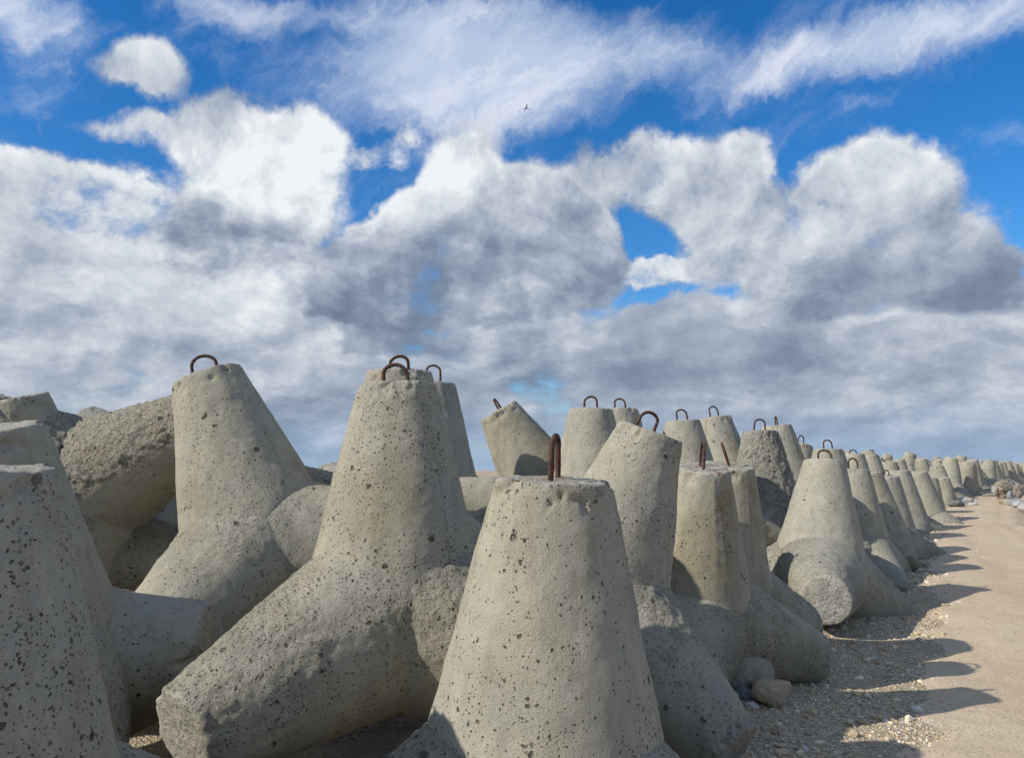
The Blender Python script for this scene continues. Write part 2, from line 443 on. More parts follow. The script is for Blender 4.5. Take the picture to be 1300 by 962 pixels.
def feather_mat(name, c):
    m, g = new_mat(name)
    p = V(g, g.n('ShaderNodeTexCoord').outputs['Object'])
    n = g.noise(p, 30, 3, .6)
    finish(g, g.mix(n, c, tuple(v * .8 for v in c)), .8, None)
    return m
M_CON = concrete(); M_RUST = rust(); M_GROUND = ground_mat(); M_PATH = path_mat(); M_STONE = stone_mat(); M_PEB = pebble_mat()

# ------------------------------------------------------------------ the ground and the path
EDGE = np.array([(-14, -20), (-3.2, -3.0), (.4, 2.8), (2.5, 6.1), (3.9, 8.2), (5.0, 10.0), (6.6, 13), (8.7, 16.5), (13.2, 24), (16.8, 29), (22.6, 37), (36, 56), (58, 84), (120, 150), (180, 200)], float)
def zbase(y):
    """the bank climbs gently away from the camera and levels out"""
    return np.interp(y, (-10, 7.5, 10, 13, 16.5, 24, 29, 37, 60, 300, 900), (0, 0, .17, .34, .54, .69, .76, .82, .84, .84, .84))
def edge_x(y): return np.interp(y, EDGE[:, 1], EDGE[:, 0])
def gheight(x, y):
    P = np.stack([np.ravel(x) * .35, np.ravel(y) * .35, np.zeros(np.size(x))], 1)
    h = fbm(P, 3) * .05
    P2 = np.stack([np.ravel(x) * 2.1, np.ravel(y) * 2.1, np.ones(np.size(x)) * 4], 1)
    h = h + fbm(P2, 3) * .012
    h = h * sstep(260 - np.hypot(np.ravel(x), np.ravel(y)), 0, 120)
    off = np.ravel(x) - edge_x(np.ravel(y))
    h = h - .03 + .05 * sstep(-off, -.2, 1.5) + zbase(np.ravel(y))
    return h.reshape(np.shape(x))
def graded(stops):
    out = []
    for (a, b, n) in stops: out += list(np.linspace(a, b, n, endpoint=False))
    out.append(stops[-1][1]); return np.array(out)
xs = graded([(-4000, -300, 12), (-300, -30, 22), (-30, -4, 40), (-4, 14, 260), (14, 40, 90), (40, 200, 50), (200, 4000, 14)])
ys = graded([(-4000, -200, 12), (-200, -6, 20), (-6, 3, 30), (3, 16, 200), (16, 50, 120), (50, 200, 60), (200, 6000, 16)])
X_, Y_ = np.meshgrid(xs, ys)
Z_ = gheight(X_, Y_)
nx, ny = len(xs), len(ys)
ii, jj = np.meshgrid(np.arange(nx - 1), np.arange(ny - 1))
a = (jj * nx + ii).ravel()
gf = np.stack([a, a + 1, a + nx + 1, a + nx], 1)
gm = mesh_np('ground', np.stack([X_.ravel(), Y_.ravel(), Z_.ravel()], 1), gf)
tag(link_mesh('ground', gm, M_GROUND), kind='structure')

# sandy path, running along the foot of the tetrapod row
PCL = []
py_ = np.concatenate([np.arange(-6, 20, .12), np.arange(20, 60, .3), np.arange(60, 190, 1.0)])
NW = 56
pv = []
for y in py_:
    x0 = edge_x(y)
    sx_ = (edge_x(y + .5) - edge_x(y - .5)); nrm = np.array([1.0, -sx_]) / math.hypot(1, sx_)
    for k in range(NW + 1):
        t = k / NW
        wl = float(np.interp(y, (3, 6, 8, 10, 16, 60), (.45, .12, -.05, -.2, -.3, -.3)))
        wd = wl + t * float(np.interp(y, (6, 12, 18, 26, 39, 80), (4.2, 3.4, 1.75, 1.9, 3.0, 4.0)))
        pv.append((x0 + nrm[0] * wd, y + nrm[1] * wd, t))
pv = np.array(pv)
zz = gheight(pv[:, 0], pv[:, 1])
ed = np.minimum(pv[:, 2], 1 - pv[:, 2]) * 2.75
ed = ed + fbm(np.stack([pv[:, 0] * 1.7, pv[:, 1] * 1.7, pv[:, 0] * 0 + 9], 1), 4, .6) * .16
lift = -.016 + .032 * sstep(ed, .02, .40)
rut = np.exp(-((pv[:, 2] - .34) / .07) ** 2) + np.exp(-((pv[:, 2] - .74) / .07) ** 2)
lift = lift - .008 * rut
PTH = np.stack([pv[:, 0], pv[:, 1], zz + lift], 1)
a = (np.arange(len(py_) - 1)[:, None] * (NW + 1) + np.arange(NW)[None, :]).ravel()
pf = np.stack([a, a + 1, a + NW + 2, a + NW + 1], 1)
tag(link_mesh('path', mesh_np('path', PTH, pf, attrs={'rut': rut}), M_PATH), kind='structure')

# ------------------------------------------------------------------ tetrapods
TL = 1.17            # centre to leg end
RT = .216            # leg end radius
TK = .235            # taper
HB = TL / 3 + .9428 * RT
AX = [np.array([0, 0, 1.0])] + [np.array([.9428 * math.cos(R(120 * k)), .9428 * math.sin(R(120 * k)), -1 / 3]) for k in range(3)]

def leg_shape(i, nphi, nt, ncap, disp=None):
    """one tapered leg: side wall from the crease where it meets its neighbours out to the rounded rim, then the end face"""
    ax = AX[i]
    others = [AX[j] for j in range(4) if j != i]
    perp = []
    for o in others:
        q = o - ax * o.dot(ax); perp.append(q / np.linalg.norm(q))
    u = perp[0]; v = np.cross(ax, u)
    phi0 = math.atan2(perp[0].dot(v), perp[0].dot(u)) + math.pi / 3
    ph = phi0 + np.arange(nphi) * 2 * math.pi / nphi
    dirs = np.cos(ph)[:, None] * u + np.sin(ph)[:, None] * v
    c = np.max([dirs @ p for p in perp], axis=0)
    r0 = RT + TK * TL
    d0 = .9428 * c * r0 / (4 / 3 + .9428 * c * TK)
    rings = []; cap = []
    ts = np.linspace(0, 1, nt) 
    dend = TL - .016
    for t in ts:
        d = d0 + (dend - d0) * t
        r = r0 - TK * d
        rings.append(ax * d[:, None] + dirs * r[:, None]); cap.append(np.full(nphi, sstep(np.array(t), .93, 1.0) * .35))
    re = r0 - TK * dend
    for dd, rr in ((.012, -.005), (.016, -.018)):
        rings.append(ax * (dend + dd) + dirs * (re + rr)); cap.append(np.full(nphi, .7))
    for k in range(1, ncap + 1):
        f = 1 - k / (ncap + .5)
        rings.append(ax * (dend + .016) + dirs * (re - .018) * f); cap.append(np.full(nphi, 1.0))
    V_ = np.concatenate(rings); nr = len(rings)
    cap = np.concatenate(cap)
    a = (np.arange(nr - 1)[:, None] * nphi + np.arange(nphi)[None, :])
    b = (np.arange(nr - 1)[:, None] * nphi + (np.arange(nphi)[None, :] + 1) % nphi)
    F = np.stack([a, b, b + nphi, a + nphi], -1).reshape(-1, 4)
    cidx = len(V_)
    V_ = np.concatenate([V_, [ax * (dend + .016)]]); cap = np.append(cap, 1.0)
    last = (nr - 1) * nphi
    T = [[last + k, last + (k + 1) % nphi, cidx] for k in range(nphi)]
    axial = V_ @ ax
    rad = V_ - ax * axial[:, None]
    rl = np.linalg.norm(rad, axis=1); rd = rad / np.maximum(rl, 1e-6)[:, None]
    return V_, F, T, cap, axial, rd, rl, ax, u, v

def make_legs(seed, nphi, nt, ncap, rough=0., pit=1., up=(0, 0, 1), chip=1., rust=None, rust_k=.9):
    """four leg meshes in the tetrapod's own frame (origin at its base)"""
    rs = np.random.RandomState(seed)
    off = rs.uniform(-40, 40, 3)
    up = np.array(up, float); up /= np.linalg.norm(up)
    out = []
    for i in range(4):
        V_, F, T, cap, axial, rd, rl, ax, u, v = leg_shape(i, nphi, nt, ncap)
        P = V_ + off
        start = sstep(axial - .28, 0, .15)
        # bulges of the mould, small unevenness
        d = fbm(P * 2.2, 2) * .005 + fbm(P * 9, 3, .55) * .0035
        rgh = fbm(P * 1.8 + 9, 3)
        upn = rd @ up if i else (rd @ np.array([up[0], up[1], 0]))
        ang = np.arctan2(rd @ v, rd @ u)
        SEAM = R(102) if i else R(90)
        if rough >= 2: rmask = np.full(len(V_), 1.25) + rgh * .5
        elif rough >= 1: rmask = sstep(upn + rgh * .12, -.06, .06) * 1.5 - .4
        elif i: rmask = sstep(np.abs(ang) + rgh * .05, SEAM + .03, SEAM - .03) * (.62 + rgh * .8 + rough - sstep(axial, .6, 1.0) * .30) * .9
        else: rmask = sstep(upn * .2 + rgh * .8 - .55 + rough, .1, .8) * .7
        if i and rough < 1: rmask = np.where(np.abs(ang) > SEAM, -.55, rmask)
        rmask = np.clip(rmask, -.6, 2)
        if rough < 2: rmask = rmask * (1 - sstep(cap, .3, .7))
        d = d + np.clip(rmask, 0, 1.5) * (fbm(P * 15, 4, .65) * .011)
        # the mould seams: a fine raised fin down two sides of the leg
        seam = np.zeros(len(V_))
        for sa in (SEAM, -SEAM):
            da = np.abs((ang - sa + math.pi) % (2 * math.pi) - math.pi) * rl
            seam = np.maximum(seam, np.exp(-(da / .011) ** 2))
        seam *= sstep(fbm(P * 3 + 5, 2), -.35, .2) * (axial < TL - .02)
        d = d + seam * .0045
        # torn rim
        rim = sstep(axial, TL - .13, TL - .012)
        ch = sstep(fbm(P * 7.5 + 3, 4, .6), .12, .70) * rim * (cap < .95)
        nrmfade = np.where(cap > .95, 0, 1.0)
        keep = sstep(axial - (rl * .68), .0, .05) if True else 1
        edge0 = np.zeros(len(V_)); edge0[:nphi] = 1
        V2 = V_ + rd * ((d * (1 - edge0) * nrmfade) - ch * .026 * chip)[:, None]
        # position-only displacement so neighbours agree along the crease
        wob = np.stack([fbm(V_ * 3 + off + k * 7, 2) for k in range(3)], 1) * .005
        V2 = V2 + wob
        capd = np.where(cap > .5, fbm(P * 9, 4, .6) * .007, 0) - ch * .012 * chip * (cap <= .5)
        V2 = V2 + ax[None, :] * capd[:, None]
        V2[:, 2] += HB
        rustm = np.zeros(len(V_))
        if rust is not None and i == 0:
            ra = rust
            dd = np.abs((ang - ra + math.pi) % (2 * math.pi) - math.pi)
            rustm = np.exp(-(dd / .30) ** 2) * sstep(axial, .45, TL) * rust_k
            rustm = np.maximum(rustm, (cap > .5) * np.exp(-(rl / .10) ** 2) * .8)
        Fq = np.concatenate([F, np.array([t + [t[2]] for t in T])[:, :4]]) if False else F
        faces = F.tolist() + T
        me = bpy.data.meshes.new('leg')
        me.from_pydata(V2.tolist(), [], faces)
        for nm, arr in (('rough', rmask), ('cap', cap), ('seam', seam), ('rust', rustm)):
            at = me.attributes.new(nm, 'FLOAT', 'POINT'); at.data.foreach_set('value', np.asarray(arr, np.float32))
        me.polygons.foreach_set('use_smooth', np.full(len(me.polygons), True))
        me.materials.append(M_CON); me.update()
        out.append(me)
    return out

def loop_mesh(angle, width, hf, offset, rad=.0125, seed=0, bend=0.):
    """bent reinforcing bar: an arch rising out of the end face; coordinates in the tetrapod's own frame"""
    rs = random.Random(seed)
    top = HB + TL
    h = .112 * hf
    w2 = width / 2
    pts = [(-w2 * .92, -.05), (-w2 * .96, -.01)]
    n = 18
    for k in range(n + 1):
        a_ = math.pi * (1 - k / n)
        pts.append((w2 * math.cos(a_), (h - w2 * .95) * sstep(np.array(math.sin(a_)), 0, .4) + w2 * .95 * math.sin(a_) if h > w2 else h * math.sin(a_)))
    pts += [(w2 * .96, -.01), (w2 * .92, -.05)]
    ca, sa = math.cos(R(angle)), math.sin(R(angle))
    ctr = []
    for x, z in pts:
        x += .004 * math.sin(z * 40 + seed)
        y = bend * max(z, 0) + offset * .14 
        ctr.append((x * ca - y * sa, x * sa + y * ca, top + z))
    return tube(ctr, rad, 10)

def tube(ctr, rad, nseg):
    C = np.array(ctr, float); n = len(C)
    Vs = []; ref = np.array([.3, .2, 1.0])
    for i in range(n):
        t = C[min(i + 1, n - 1)] - C[max(i - 1, 0)]; t /= np.linalg.norm(t)
        if i == 0: a_ = np.cross(t, ref)
        a_ = a_ - t * a_.dot(t); a_ /= np.linalg.norm(a_); b_ = np.cross(t, a_)
        r_ = rad(i / (n - 1)) if callable(rad) else rad * (1 + .07 * math.sin(i * 2.7))
        for k in range(nseg):
            q = 2 * math.pi * k / nseg
            Vs.append(C[i] + (a_ * math.cos(q) + b_ * math.sin(q)) * r_)
    F = [[i * nseg + k, i * nseg + (k + 1) % nseg, (i + 1) * nseg + (k + 1) % nseg, (i + 1) * nseg + k] for i in range(n - 1) for k in range(nseg)]
    F += [list(range(nseg))[::-1], [(n - 1) * nseg + k for k in range(nseg)]]
    me = bpy.data.meshes.new('lifting_loop'); me.from_pydata([tuple(v) for v in Vs], [], F)
    me.polygons.foreach_set('use_smooth', np.full(len(me.polygons), True)); me.materials.append(M_RUST); me.update()
    return me

from mathutils import Euler, Vector
GROUP = 'concrete tetrapods piled along the path'
MIDSETS = {}
def midset(var):
    if var not in MIDSETS:
        MIDSETS[var] = make_legs(100 + var, 84, 30, 5, rough=(.15, 0, -.1, .1, .25)[var % 5], rust=(None, .5, None, 2.4, 1.0)[var % 5])
    return MIDSETS[var]
MIDC = [(.11, .75, .35), (.37, .55, .55), (.59, .9, .7), (.73, .5, .45), (.91, .7, .25)]
def tetrapod(c, eul, sc, legs, label, color, loop=None, seed=0, loop_bend=0.):
    e = Euler([R(a) for a in eul], 'XYZ')
    o = bpy.data.objects.new('tetrapod', None); COL.objects.link(o)
    o.empty_display_size = .2
    o.rotation_euler = e; o.scale = (sc,) * 3
    o.location = Vector(c) + e.to_matrix() @ Vector((0, 0, -HB * sc))
    tag(o, label, 'tetrapod', GROUP)
    for me in legs:
        l = bpy.data.objects.new('leg', me); COL.objects.link(l); l.parent = o
        l.color = (*color, 1)
    if loop is not None:
        l = bpy.data.objects.new('lifting_loop', loop); COL.objects.link(l); l.parent = o
    return o

POSES = [
#BEGIN POSES
    ('near', (0.107, 3.111, 0.450), (2.8, -2.8, 84.9), 1.000, {'label': 'tall upright tetrapod in the middle foreground with a rusty loop seen edge-on', 'loop': (74, 0.12, 1.45, 0), 'rust': -2.6, 'rust_k': 0.25, 'pit': 0.95, 'tint': 0.55, 'seed': 1, 'chip': 1.4}),
    ('near', (-0.549, 3.882, 1.010), (1.0, -0.4, -133.0), 0.900, {'label': 'big pitted upright tetrapod left of centre with its thick leg reaching lower left', 'loop': (0, 0.13, 0.85, -0.9), 'chip': 0.6, 'pit': 1.5, 'tint': 0.75, 'seed': 2}),
    ('near', (-0.762, 5.350, 1.138), (0.0, -0.0, 40.0), 1.000, {'label': 'tetrapod directly behind the big pitted one, only its chipped top and loop showing', 'loop': (0, 0.13, 0.95, 0), 'pit': 0.6, 'tint': 0.6, 'seed': 3}),
    ('near', (-0.765, 7.700, 1.311), (0.0, -0.0, -5.0), 1.000, {'label': 'tetrapod peeking out right of the big pitted one, with a narrow loop', 'loop': (0, 0.14, 1.6, 0), 'pit': 0.6, 'tint': 0.4, 'seed': 4}),
    ('near', (-1.610, 5.300, 1.139), (18.0, 10.9, -120.3), 1.040, {'label': 'smooth leaning tetrapod on the left with a black loop on its tilted top', 'loop': (10, 0.16, 1.2, 0), 'rough': -0.25, 'pit': 0.7, 'tint': 0.6, 'seed': 5}),
    ('near', (-3.135, 5.900, 1.508), (-86.6, -28.2, 5.5), 1.040, {'label': 'coarse pebbly tetrapod lying wedged behind the smooth leaning one', 'loop': None, 'pit': 0.8, 'tint': 0.55, 'rough': 1.0, 'up': (-0.5, -0.25, 0.8), 'seed': 6}),
    ('near', (-1.569, 2.411, 0.488), (1.5, -2.6, 60.0), 1.000, {'label': 'shaded heavily pitted tetrapod at the left edge, nearest the camera', 'loop': None, 'pit': 2.2, 'tint': 0.3, 'seed': 7}),
    ('near', (-2.306, 3.943, 0.704), (0.7, -13.0, 64.4), 1.000, {'label': 'tetrapod at left edge with a bright flat top and a leg lying out right', 'loop': None, 'pit': 0.6, 'tint': 0.5, 'seed': 8}),
    ('near', (-3.308, 5.843, 1.027), (7.9, -13.5, 20.1), 1.000, {'label': 'tetrapod with a crumbled brown top against the sky at the far left', 'loop': None, 'pit': 1.4, 'tint': 1.0, 'chip': 0.8, 'seed': 9}),
    ('mid', (-3.288, 7.698, 1.388), (-5.0, -52.0, 0.0), 1.000, {'label': 'tetrapod leg end poking up behind the coarse pebbly tetrapod', 'loop': None, 'var': 0}),
    ('near', (0.509, 5.291, 0.801), (-11.1, 16.8, -40.0), 1.000, {'label': 'tetrapod leaning right in the middle with a bent loop at the edge of its top', 'loop': (10, 0.13, 1.15, 0.75), 'rust': 0.3, 'rust_k': 0.5, 'pit': 1.0, 'tint': 0.55, 'seed': 10}),
    ('near', (1.402, 6.493, 0.532), (12.5, 0.9, 11.7), 1.000, {'label': 'tetrapod with a pale flat top, an upright bar loop and a long gravel leg', 'loop': (86, 0.16, 1.75, 0), 'pit': 1.2, 'tint': 0.85, 'rust': -1.2, 'seed': 11}),
    ('near', (1.779, 7.173, 0.552), (11.8, -1.1, 27.4), 1.000, {'label': 'rust stained tetrapod close behind the pale flat-topped one, loop leaning right', 'loop': (80, 0.15, 1.6, 0), 'bend': 0.4, 'pit': 0.7, 'tint': 0.95, 'rust': -1.5, 'seed': 12}),
    ('near', (3.451, 9.235, 0.508), (-7.0, -14.7, -105.9), 1.090, {'label': 'light tetrapod standing beside the path with a round leg end facing the camera', 'loop': (0, 0.15, 1.3, 0), 'pit': 0.45, 'tint': 0.2, 'seed': 13, 'chip': 0.25}),
    ('mid', (4.782, 11.400, 0.503), (1.1, 1.7, 32.0), 1.000, {'label': 'tetrapod first in line behind the light one, with an arched loop', 'loop': (15, 0.15, 1.3, 0), 'var': 1}),
    ('mid', (5.867, 13.000, 0.451), (-2.4, -6.6, 20.1), 1.000, {'label': 'second tetrapod behind the light one, plain top and wide spread legs', 'loop': None, 'var': 2}),
    ('mid', (6.808, 14.722, 0.389), (3.5, -5.3, 37.9), 1.000, {'label': 'roadside tetrapod with a small curled loop and ochre edge, third behind the light one', 'loop': (0, 0.1, 0.9, 0), 'var': 3}),
    ('mid', (7.719, 16.000, 0.482), (-0.5, -3.0, 10.0), 1.000, {'label': 'wider topped tetrapod with rust streak, fourth behind the light one', 'loop': None, 'var': 1}),
    ('mid', (9.217, 18.082, 0.463), (-5.6, -8.1, 58.7), 1.000, {'label': 'tetrapod by the gravel, fifth behind the light one', 'loop': None, 'var': 0}),
    ('mid', (10.508, 20.600, 0.308), (-1.0, 5.9, -10.1), 1.000, {'label': 'short looking tetrapod by the gravel, sixth behind the light one', 'loop': None, 'var': 1}),
    ('mid', (12.607, 23.702, 0.281), (5.8, 0.9, -39.8), 1.000, {'label': 'broad pale tetrapod standing forward where the row bends towards the horizon', 'loop': None, 'var': 2}),
    ('near', (0.449, 8.661, 1.286), (-26.3, -17.2, 64.9), 1.000, {'label': 'tetrapod leaning far left against the sky with a short dark loop at its tip', 'loop': (80, 0.12, 1.1, -0.2), 'pit': 0.45, 'tint': 0.8, 'seed': 14}),
    ('near', (0.771, 8.000, 1.089), (-0.9, 0.5, -60.0), 1.000, {'label': 'pale upright tetrapod right of the far leaning one with a thin loop', 'loop': (0, 0.13, 1.1, 0), 'pit': 0.55, 'tint': 0.5, 'seed': 15}),
    ('mid', (1.300, 9.600, 1.211), (0.0, -0.0, 10.0), 1.000, {'label': 'tetrapod half hidden behind the pale upright one, stained on its right shoulder', 'loop': (0, 0.13, 1.1, 0), 'var': 3}),
    ('mid', (2.128, 9.700, 1.077), (-0.5, -3.0, 10.0), 1.000, {'label': 'smooth tetrapod behind the right-leaning one with an upright loop', 'loop': (5, 0.13, 1.2, 0), 'var': 4}),
    ('mid', (3.004, 11.200, 1.234), (6.1, -5.1, -50.3), 1.000, {'label': 'pale tetrapod with a stepped side and a slanting loop, highest right of centre', 'loop': (25, 0.15, 1.3, 0), 'var': 0}),
    ('near', (3.286, 10.514, 0.929), (2.6, -3.1, -130.1), 1.050, {'label': 'weathered grey tetrapod with a coarse eroded surface and an arched loop', 'loop': (0, 0.14, 1.4, 0), 'pit': 0.9, 'tint': 0.15, 'rough': 2.0, 'seed': 16}),
    ('mid', (4.175, 12.300, 1.167), (-2.5, -4.3, 30.1), 1.000, {'label': 'tetrapod behind the eroded grey one with a broken bent loop and ochre rim', 'loop': (60, 0.14, 1.2, 0), 'var': 1}),
    ('mid', (4.928, 14.500, 0.993), (13.2, 4.7, 70.5), 1.000, {'label': 'small tetrapod between the eroded grey one and the light one', 'loop': (30, 0.14, 1.3, 0), 'var': 2}),
    ('mid', (4.720, 12.000, 0.794), (0.0, -0.0, 20.0), 1.000, {'label': 'tetrapod behind the light one with a brown stain on its right side', 'loop': (10, 0.14, 1.2, 0), 'var': 3}),
    ('mid', (7.001, 16.500, 0.815), (0.0, -0.0, 50.0), 1.000, {'label': 'tetrapod in the second row with a thin loop, left of the reddish one', 'loop': (20, 0.2, 0.7, 0), 'var': 4}),
    ('mid', (8.716, 19.500, 0.859), (0.0, -3.0, 0.0), 1.000, {'label': 'tetrapod with a dark reddish patch on its side in the second row', 'loop': None, 'var': 1}),
    ('mid', (10.290, 22.000, 0.714), (0.0, -0.0, 15.0), 1.000, {'label': 'stout tetrapod in the second row right of the reddish patched one', 'loop': (0, 0.2, 0.8, 0), 'var': 2}),
    ('mid', (12.951, 27.000, 0.845), (0.0, -0.0, 70.0), 1.000, {'label': 'tetrapod just behind the stout one in the second row', 'loop': None, 'var': 0}),
    ('near', (-2.617, 6.329, 0.135), (-44.7, -3.7, 31.8), 1.000, {'label': 'dark tetrapod deep in the gap between the pebbly and the smooth one', 'loop': None, 'pit': 0.6, 'tint': 0.5, 'seed': 17}),
    ('near', (-1.100, 6.200, 1.092), (0.0, 75.0, 0.0), 1.000, {'label': 'low tetrapod behind the foreground one, a sunlit leg sloping to the right', 'loop': None, 'pit': 0.6, 'tint': 0.5, 'seed': 18}),
    ('near', (-2.646, 4.068, 0.632), (-4.0, 82.0, 0.0), 1.000, {'label': 'smooth stubby leg lying level, pointing right out from behind the left edge blocks', 'loop': None, 'pit': 0.45, 'tint': 0.6, 'seed': 19, 'rough': -0.3}),
    ('mid', (-4.428, 8.900, 0.220), (4.9, -0.9, 100.0), 1.000, {'label': 'tetrapod standing hidden deep behind the pebbly one, only slivers in the gap', 'loop': None, 'var': 3}),  # extra tetrapod, added behind the gap to shade it
#END POSES
]
for kind, c, eul, sc, ex in POSES:
    lp = ex.get('loop')
    sd = ex.get('seed', 0)
    lm = loop_mesh(lp[0] - eul[2], lp[1], lp[2], lp[3], seed=sd, bend=ex.get('bend', 0.0), rad=ex.get('bar', .0108)) if lp else None
    if kind == 'near':
        e = Euler([R(a) for a in eul], 'XYZ').to_matrix()
        upw = e.transposed() @ Vector(ex.get('up', (-.25, -.2, 1)))
        big = c[1] < 6.0
        legs = make_legs(sd, 168 if big else 120, 76 if big else 48, 12 if big else 8, rough=ex.get('rough', 0.), up=upw, rust=ex.get('rust'), chip=ex.get('chip', 1.0), rust_k=ex.get('rust_k', .9))
        tetrapod(c, eul, sc, legs, ex['label'], ((sd * .377) % 1.0, ex['pit'], ex['tint']), lm, sd)
    else:
        var = ex['var']
        tetrapod(c, eul, sc, midset(var), ex['label'], MIDC[var], lm)

#AFTER
# ------------------------------------------------------------------ the rest of the row, receding towards the horizon
def far_mesh(seed, nphi=30, nt=9, ncap=2, rough=0.):
    legs = []
    rs = np.random.RandomState(seed); off = rs.uniform(-40, 40, 3)
    VV = []; FF = []; A = {k: [] for k in ('rough', 'cap', 'seam', 'rust')}; n0 = 0
    for i in range(4):
        V_, F, T, cap, axial, rd, rl, ax, u, v = leg_shape(i, nphi, nt, ncap)
        P = V_ + off
        rim = sstep(axial, TL - .15, TL - .012) * (cap < .95)
        d = -sstep(fbm(P * 5, 3), .1, .6) * rim * .05
        V2 = V_ + rd * d[:, None] + np.stack([fbm(V_ * 3 + off + k * 7, 2) for k in range(3)], 1) * .012
        V2[:, 2] += HB
        VV.append(V2); FF += [[q + n0 for q in f] for f in F.tolist() + T]; n0 += len(V_)
        A['rough'].append(np.clip(fbm(P * 2, 2) * .9 + rough, 0, 1)); A['cap'].append(cap); A['seam'].append(cap * 0)
        A['rust'].append(cap * 0 if i else sstep(fbm(P * 1.5 + 4, 2), .25, .5) * sstep(axial, .7, 1.1) * (.8 if seed % 2 else 0))
    me = bpy.data.meshes.new('tetrapod'); me.from_pydata(np.concatenate(VV).tolist(), [], FF)
    for k, arr in A.items():
        at = me.attributes.new(k, 'FLOAT', 'POINT'); at.data.foreach_set('value', np.concatenate(arr).astype(np.float32))
    me.polygons.foreach_set('use_smooth', np.full(len(me.polygons), True)); me.materials.append(M_CON); me.update()
    return me
FAR = [far_mesh(200 + k, rough=(0, .3, .6, 0, .2, .5)[k]) for k in range(6)]
seg = np.hypot(*np.diff(EDGE, axis=0).T); cs = np.concatenate([[0], np.cumsum(seg)])
def along(s):
    x = np.interp(s, cs, EDGE[:, 0]); y = np.interp(s, cs, EDGE[:, 1])
    x2 = np.interp(s + .5, cs, EDGE[:, 0]); y2 = np.interp(s + .5, cs, EDGE[:, 1])
    t = np.array([x2 - x, y2 - y]); t /= np.linalg.norm(t)
    return np.array([x, y]), t, np.array([-t[1], t[0]])
s_of_y = lambda y: float(np.interp(y, EDGE[:, 1], cs))
rnd = random.Random(21)
FARMAT = []
ROWS = ((.95, 26.5, .06), (2.25, 28.0, .16), (3.6, 22.0, .26), (5.0, 19.0, .30))
placed = 0
for r_i, (offn, ystart, lift) in enumerate(ROWS):
    s = s_of_y(ystart); k = 0
    while True:
        P0, t, nn = along(s)
        if P0[1] > 95: break
        pos = P0 + nn * (offn + rnd.uniform(-.25, .25)) + t * rnd.uniform(-.2, .2)
        yaw = rnd.uniform(0, 360); lr = rnd.gauss(0, 9 + 7 * (r_i > 0)); lt = rnd.gauss(0, 8 + 5 * (r_i > 0))
        if rnd.random() < .18 * (r_i > 0): lr += rnd.choice((-1, 1)) * rnd.uniform(20, 60)
        col = (rnd.random(), rnd.uniform(.3, 1.0), rnd.uniform(.15, .85))
        sc = rnd.uniform(.95, 1.04)
        eul = (lt, lr, yaw)
        e = (Euler((R(lt), R(lr), 0)).to_matrix() @ Euler((0, 0, R(yaw))).to_matrix()).to_euler()
        z = lift + rnd.uniform(-.12, .12) * (1 + r_i * .4) + abs(lr) * .006
        dist = math.hypot(*pos)
        rowname = ('front row', 'second row', 'third row', 'seaward row')[r_i]
        tilt = 'right-leaning' if lr > 9 else 'left-leaning' if lr < -9 else 'upright'
        tone = 'pale' if col[2] < .38 else 'brownish' if col[2] > .62 else 'grey'
        part = 'before the bend' if P0[1] < 36 else 'at the bend' if P0[1] < 50 else 'past the bend' if P0[1] < 68 else 'near the horizon'
        if r_i < 2 and P0[1] < 34:
            o = tetrapod((0, 0, 0), (0, 0, 0), sc, midset(rnd.randrange(5)), 'x', col)
        else:
            o = bpy.data.objects.new('tetrapod', FAR[rnd.randrange(6)]); COL.objects.link(o)
            tag(o, 'x', 'tetrapod')
        o['label'] = 'distant %s %s tetrapod in the %s %s' % (tilt, tone, rowname, part)
        o['group'] = 'far tetrapods of the %s' % rowname
        o.color = (*col, 1)
        o.rotation_euler = e; o.scale = (sc,) * 3; o.location = (pos[0], pos[1], z - .62 + float(zbase(pos[1])))
        s += rnd.uniform(1.0, 1.75); placed += 1

# ------------------------------------------------------------------ boulders and stones
def ico(sub):
    import bmesh
    bm = bmesh.new(); bmesh.ops.create_icosphere(bm, subdivisions=sub, radius=1.0)
    v = np.array([q.co[:] for q in bm.verts]); f = np.array([[a.index for a in q.verts] for q in bm.faces]); bm.free()
    return v, f
ICO4 = ico(5); ICO1 = ico(1)
def rock_mesh(seed, size, flat=.7, blocky=.5, sub=ICO4):
    rs = np.random.RandomState(seed)
    v, f = sub; v = v.copy()
    # cut the ball with a few planes so that it gets broken faces
    for k in range(int(4 + 9 * blocky)):
        n = rs.normal(size=3); n /= np.linalg.norm(n); h = rs.uniform(.62, .86)
        dd = v @ n - h
        v = v - np.outer(np.clip(dd, 0, None) * .93, n)
    o = rs.uniform(-30, 30, 3)
    v = v * (1 + fbm(v * 1.3 + o, 3) * .16 + fbm(v * 6 + o, 3, .6) * .03)[:, None]
    s = np.array(size) * .5
    v = v * np.array([s[0], s[1], s[2]])
    v[:, 2] += s[2] * .62
    me = mesh_np('boulder', v, f)
    me.materials.append(M_STONE)
    return me
